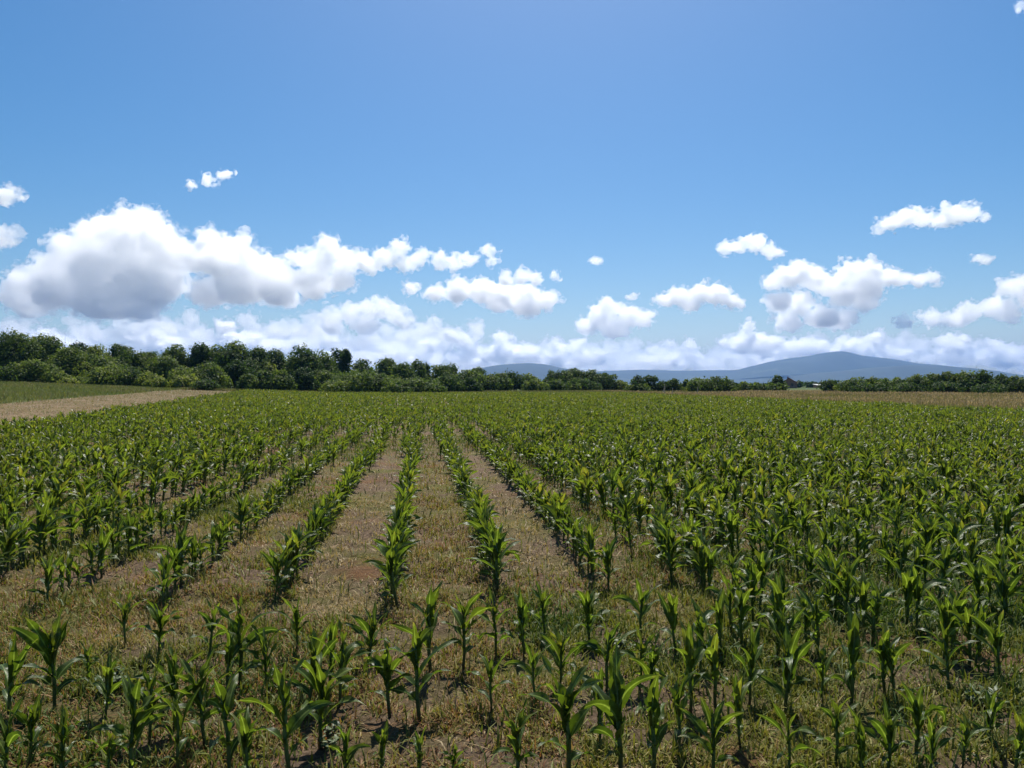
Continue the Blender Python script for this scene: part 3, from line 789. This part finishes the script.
# ------------------------------------------------------------------ clouds
def cloud_material(name, dens, u=0, off=0):
    m, nt, N = mat(name)
    if u:                                        # torn vapour: density broken up by turbulence
        tc = N('ShaderNodeTexCoord'); mp = N('ShaderNodeMapping'); mp.inputs['Scale'].default_value = (1 / u, 1 / u, 1.25 / u); mp.inputs['Location'].default_value = (off * 7.3, off * 3.1, 0)
        nt.links.new(tc.outputs['Object'], mp.inputs['Vector'])
        nz = N('ShaderNodeTexNoise', Scale=.1, Detail=6.0, Roughness=.66); nt.links.new(mp.outputs[0], nz.inputs['Vector'])
        mr = N('ShaderNodeMapRange', clamp=True); nt.links.new(nz.outputs['Fac'], mr.inputs[0])
        mr.inputs[1].default_value = .5; mr.inputs[2].default_value = .66; mr.inputs[3].default_value = 0; mr.inputs[4].default_value = dens
        v = N('ShaderNodeVolumeScatter', Anisotropy=.78); v.inputs['Color'].default_value = (1, 1, 1, 1); nt.links.new(mr.outputs[0], v.inputs['Density'])
        o = N('ShaderNodeOutputMaterial'); nt.links.new(v.outputs[0], o.inputs['Volume'])
        m.cycles.volume_step_rate = VSTEP
        return m
    v = N('ShaderNodeVolumeScatter', Density=dens, Anisotropy=.78); v.inputs['Color'].default_value = (1, 1, 1, 1)
    o = N('ShaderNodeOutputMaterial'); nt.links.new(v.outputs[0], o.inputs['Volume'])
    return m

VSTEP = .22
def ico(sub):
    import bmesh
    bm = bmesh.new(); bmesh.ops.create_icosphere(bm, subdivisions=sub, radius=1)
    V = np.array([v.co[:] for v in bm.verts]); T = np.array([[v.index for v in f.verts] for f in bm.faces]); bm.free()
    return V, T
ICO = ico(2)
CAM = np.array([0, 0, EYE])
def skypoint(px, py, d):
    X, Y = at(px, d)
    return np.array([X, Y, EYE + (HZ - py) / F * d])
fwd = np.array([sy_, cy_, 0])

def cloud(label, puffs, base, d, mfp=5.0, seed=0, deep=21, vox=.9, amp=.30):
    """puffs: column, row, radius in px; d: distance; base: row of the flat base; mfp: mean free path in px"""
    r = np.random.default_rng(4000 + seed)
    u = d / F                                    # metres per pixel there
    Vs, Ts, n = [], [], 0
    ctr = skypoint(np.mean([p[0] for p in puffs]), base, d)
    bz = ctr[2]
    allp = []; src = []
    for (px, py, pr) in puffs:
        if pr < 9 or seed >= 40: src.append((px, py, pr)); continue
        src.append((px, py + pr * .1, pr * .78))
        for j in range(int(4 + pr * .22)):
            a = r.uniform(0, 6.28); e = pr * .68 * r.random() ** .5; q = pr * r.uniform(.34, .58)
            src.append((px + math.cos(a) * e * 1.15, py + math.sin(a) * e * .9, q))
    for (px, py, pr) in src:
        allp.append((px, py, pr, r.normal(0, .55) * min(deep, pr * 1.5)))
        if deep > 20 and pr > 24: allp.append((px + r.normal(0, pr * .5), py + pr * .3, pr * .9, pr * r.uniform(.6, 1.2)))
        main = allp[-1]
        for j in range(12 if seed < 40 else 7):  # smaller billows riding on it
            v = r.normal(size=3); v[2] = abs(v[2]) * 1.1 - .25; v[1] -= .3; v /= np.linalg.norm(v)
            q = pr * r.uniform(.28, .5); e = pr - q * .12
            sx, sy, so = px + v[0] * e * 1.12, py - v[2] * e, main[3] * (deep <= 20) + v[1] * e
            allp.append((sx, sy, q, so))
            if q < vox * 2.2 or seed >= 40: continue
            for m_ in range(4):
                v2 = r.normal(size=3) * .8 + v; v2 /= np.linalg.norm(v2); q2 = q * r.uniform(.3, .5)
                allp.append((sx + v2[0] * (q - q2 * .3), sy - v2[2] * (q - q2 * .3), q2, so + v2[1] * (q - q2 * .3)))
    if seed < 40 and len(puffs) > 5:             # torn scraps round the edge
        for j in range(len(puffs)):
            px, py, pr = puffs[r.integers(len(puffs))]; a = r.uniform(-.3, math.pi + .3); e = pr * r.uniform(1.0, 1.55); q = r.uniform(1.1, 2.6)
            for m_ in range(3): allp.append((px + math.cos(a) * e + r.normal(0, 3), py - math.sin(a) * e * .8 + r.normal(0, 1.2), q * r.uniform(.6, 1), r.normal(0, 4)))
    for (px, py, pr, off) in allp:
        c = skypoint(px, py, d) + fwd * off * u - ctr
        V = ICO[0] * (pr * u) * np.array([1.08, 1.08, .92]) + c
        lowz = r.uniform(-.6, .6) * u
        V[:, 2] = np.where(V[:, 2] < lowz, lowz + (V[:, 2] - lowz) * .12, V[:, 2])
        Vs.append(V); Ts.append(ICO[1] + n); n += len(V)
    me = mesh_data('tmp', np.concatenate(Vs), np.concatenate(Ts), [])
    t = link('tmp', me)
    md = t.modifiers.new('r', 'REMESH'); md.mode = 'VOXEL'; md.voxel_size = vox * u; md.use_smooth_shade = True
    dg = bpy.context.evaluated_depsgraph_get()
    ev = t.evaluated_get(dg)
    out = bpy.data.meshes.new_from_object(ev)
    bpy.data.objects.remove(t); bpy.data.meshes.remove(me)
    nv = len(out.vertices); co = np.empty(nv * 3, np.float32); out.vertices.foreach_get('co', co); co = co.reshape(-1, 3).astype(float)
    no = np.empty(nv * 3, np.float32); out.vertices.foreach_get('normal', no); no = no.reshape(-1, 3)
    mr = np.median([p[2] for p in src])
    p = co / u
    disp = 0; a = amp * mr; s = mr * .95
    for o_ in range(4):
        v = vn3(p / s + 17.3 * o_ + seed * 3.1, seed + o_)
        disp = disp + a * (1.5 * np.abs(2 * v - 1) - .5 + .5 * (v - .5)); a *= .62; s *= .5
    w = .35 + .65 * smooth(0, .25, (co[:, 2] / u) / mr)
    co = co + no * (disp * w * u)[:, None]
    q = co / u
    wisp = vn3(q / (mr * .55) + 5, seed + 31) * .55 + vn3(q / (mr * .22) + 9, seed + 32) * .3 + vn3(q / (mr * .1), seed + 33) * .15
    fringe = co + no * (np.clip((wisp - .38) * 3.2, .1, 1.0) * min(9, mr * .95) * (.55 + .45 * w) * u)[:, None]
    objs = []
    for nm, cc, vx, f in (('cloud', fringe, .95, .6), ('cloud_core', co, .72, .75 if mr > 5.5 else 1.5)):
        if nm == 'cloud_core' and False: continue
        mm = out.copy(); mm.vertices.foreach_set('co', cc.astype(np.float32).ravel()); mm.update()
        t = link('tmp', mm); md = t.modifiers.new('r', 'REMESH'); md.mode = 'VOXEL'; md.voxel_size = vox * u * vx; md.use_smooth_shade = True
        dg = bpy.context.evaluated_depsgraph_get()
        o2 = bpy.data.meshes.new_from_object(t.evaluated_get(dg))
        bpy.data.objects.remove(t); bpy.data.meshes.remove(mm)
        o2.materials.clear(); o2.materials.append(cloud_material('cloud_vapour', 1.0 / (mfp * f * u), u if nm == 'cloud' else 0, seed))
        o2.polygons.foreach_set('use_smooth', np.ones(len(o2.polygons), bool))
        objs.append(link(nm, o2, objs[0] if objs else None, None if objs else Vector(ctr)))
    bpy.data.meshes.remove(out)
    tag(objs[0], label, 'cloud')
    return objs[0]

def base_d(py, alt=1080): return alt / ((HZ - py) / F)
CL = [
 ('large towering white cloud with a dark grey base over the left wood', [(125,226,20),(152,224,11),(104,240,22),(140,248,28),(74,256,20),(58,268,18),(170,256,20),(100,268,28),(45,276,16),(150,272,26),(178,268,13),(26,284,16),(60,291,24),(14,296,14),(110,290,30),(158,292,22),(100,304,22),(30,305,16),(140,305,20)], 318, None, 8.5),
 ('wide lumpy white cloud right of the towering cloud', [(213,246,16),(203,257,16),(236,245,12),(230,264,22),(252,264,14),(262,278,20),(284,276,13),(297,258,8),(330,248,12),(318,264,15),(345,262,13),(360,260,8),(310,282,20),(240,286,24),(340,280,14),(280,292,18),(212,292,18)], 306, None, 7.5),
 ('long thin white cloud streak reaching right from the wide lumpy cloud', [(400,249,9),(386,259,11),(420,258,9),(440,262,8),(455,264,7),(470,261,7),(490,252,6),(492,261,5),(370,266,11),(405,265,8)], 275, None, 5),
 ('white cloud with grey middle low above the centre of the field', [(412,290,5),(435,293,9),(458,293,13),(484,291,14),(505,288,9),(525,302,17),(500,300,13),(548,300,10)], 316, None, 5),
 ('small white cloud just above the grey-middled central cloud', [(506,280,7),(521,277,9),(536,280,6),(555,277,4)], 286, None, 4),
 ('grey-white cloud low over the trees left of centre', [(330,318,12),(350,312,11),(375,308,12),(396,313,11),(405,324,8),(365,325,13),(335,327,10)], 335, None, 5.5),
 ('small wispy cloud alone high at left', [(192,186,4),(210,181,5),(222,176,5),(230,173,3)], 192, 7000, 4),
 ('faint small cloud at the left edge, upper one', [(10,197,8),(0,201,6)], 203, 7200, 6),
 ('faint puff at the left edge below the upper small cloud', [(6,238,11),(-6,240,10),(18,233,6)], 248, 8600, 9),
 ('little white cloud alone above the right hills', [(740,246,9),(755,243,10),(771,251,7),(727,250,6),(781,255,4)], 257, None, 4.5),
 ('highest flat white cloud at right', [(905,217,10),(888,225,7),(880,233,5),(925,219,8),(950,217,11),(970,215,8),(985,217,4),(940,223,7)], 234, None, 4.5),
 ('tiny white puff at right below the highest flat cloud', [(984,259,5),(978,259,4)], 263, 8000, 5),
 ('tiny puff alone above the middle of the horizon', [(596,261,4),(600,261,3)], 264, 8000, 5),
 ('white cloud left of the little cloud over the hills', [(665,301,7),(680,298,8),(700,294,10),(716,294,12),(730,303,7),(740,305,4),(690,304,8)], 311, None, 4.5),
 ('broad white cloud with grey base above the mountain', [(800,270,12),(788,278,12),(773,283,9),(815,280,14),(832,287,12),(850,274,13),(870,272,11),(885,277,11),(900,280,9),(862,288,15),(920,281,7),(932,279,6),(840,298,13),(778,302,12),(802,304,13),(868,300,13),(820,318,14),(790,322,12),(845,320,12)], 331, None, 5.5),
 ('white cloud entering at the right edge', [(1010,286,10),(1024,283,11),(1034,295,17),(990,307,10),(970,314,11),(950,320,10),(927,320,8),(1003,312,13),(905,323,6)], 328, None, 5),
 ('white cloud in the middle of the horizon', [(612,308,11),(600,318,12),(630,317,11),(645,320,8),(586,327,9),(615,328,14)], 337, None, 5),
 ('wisp of cloud cut by the top right corner', [(1020,6,4),(1027,9,5),(1018,11,3)], 18, 5200, 9),
 ('tiny white puff above the middle horizon cloud', [(633,297,4),(628,298,3)], 300, 9500, 4),
]
for i, (lb, pf, base, d, mfp) in enumerate(CL):
    cloud(lb, pf, base, d or base_d(base), mfp, seed=i)
# the pale far banks low along the horizon
r = np.random.default_rng(88)
BANK = [(-30,90,334,352,'above the left end of the wood'),(70,190,330,356,'behind the foot of the towering cloud'),(180,300,328,354,'below the wide lumpy cloud'),(285,400,342,362,'above the treeline left of centre'),(385,470,346,368,'above the left hill'),
        (450,560,332,362,'over the middle of the treeline'),(540,650,344,366,'right of the left hill'),(640,745,346,368,'left of the mountain'),(722,800,326,352,'over the left shoulder of the mountain'),(780,900,334,356,'over the mountain top'),(890,1000,336,362,'over the right slope of the mountain'),(975,1070,338,366,'at the right end of the horizon')]
for i, (x0, x1, y0, y1, w) in enumerate(BANK):
    pf = []; cx = [r.uniform(x0, x1) for _ in range(4)]
    for k in range(34):
        x = cx[k % 4] + r.normal(0, (x1 - x0) * .13); f = r.random() ** .7; q = r.uniform(3.5, 8.5)
        pk = .25 + .75 * (k % 4) / 3
        pf.append((x, y1 - q * .4 - (1 - f) * (y1 - y0) * pk, q))
    cloud(f'pale low cloud bank on the horizon {w}', pf, y1, 19000 + 1400 * (i % 5), 4.2, seed=40 + i, deep=18)
for i, (x0, x1, y, w) in enumerate([(-40, 170, 348, 'above the wood at far left'), (130, 330, 344, 'under the wide lumpy cloud'), (300, 480, 352, 'above the middle treeline'), (-40, 180, 362, 'behind the left end of the wood'), (150, 350, 362, 'behind the right end of the wood'), (320, 500, 370, 'behind the middle treeline'), (470, 640, 371, 'behind the left hill'), (610, 780, 373, 'left of the mountain'), (740, 920, 366, 'behind the mountain top'), (890, 1080, 370, 'behind the right slope of the mountain')]):
    pf = [(r.uniform(x0, x1), y - (1 - r.random() ** .6) * 30, r.uniform(4, 9)) for k in range(70)]
    cloud(f'long faint white cloud layer low on the horizon {w}', pf, y + 2, 27000 + 1100 * i, 13, seed=60 + i, deep=18)

# ------------------------------------------------------------------ light, sky, camera
SUN_EL, SUN_AZ = R(57), R(11.5)
w = bpy.data.worlds.new('World'); S.world = w; w.use_nodes = True
nt = w.node_tree
sky = nt.nodes.new('ShaderNodeTexSky'); sky.sky_type = 'NISHITA'; sky.sun_disc = False
sky.sun_elevation = SUN_EL; sky.sun_rotation = SUN_AZ
sky.altitude = 200; sky.air_density = 1.0; sky.dust_density = 1.15; sky.ozone_density = 4.0
bg = nt.nodes['Background']; bg.inputs['Strength'].default_value = .070
hs = nt.nodes.new('ShaderNodeHueSaturation'); hs.inputs['Saturation'].default_value = 1.38; hs.inputs['Hue'].default_value = .495
nt.links.new(sky.outputs[0], hs.inputs['Color']); nt.links.new(hs.outputs[0], bg.inputs['Color'])
sl = bpy.data.lights.new('sun', 'SUN'); sl.energy = 5.0; sl.angle = R(.53); sl.color = (1, .95, .87)
so = bpy.data.objects.new('sun', sl); COL.objects.link(so)
dirv = Vector((math.sin(SUN_AZ) * math.cos(SUN_EL), math.cos(SUN_AZ) * math.cos(SUN_EL), math.sin(SUN_EL)))
so.rotation_euler = (-dirv).to_track_quat('-Z', 'Y').to_euler(); so.location = (0, 0, 300)

cam = bpy.data.cameras.new('camera'); cam.sensor_width = 36; cam.lens = 36 * F / 1024
cam.clip_start = .05; cam.clip_end = 90000
co = bpy.data.objects.new('camera', cam); COL.objects.link(co)
co.location = (0, 0, EYE); co.rotation_euler = (R(90), 0, -YAW)
S.camera = co

S.render.engine = 'CYCLES'
c = S.cycles
c.max_bounces = 48; c.diffuse_bounces = 3; c.glossy_bounces = 2; c.transmission_bounces = 4; c.volume_bounces = 48; c.transparent_max_bounces = 8
c.use_denoising = True
c.sample_clamp_indirect = 8
S.view_settings.view_transform = 'Standard'; S.view_settings.look = 'None'
S.view_settings.exposure = .52; S.view_settings.gamma = 1
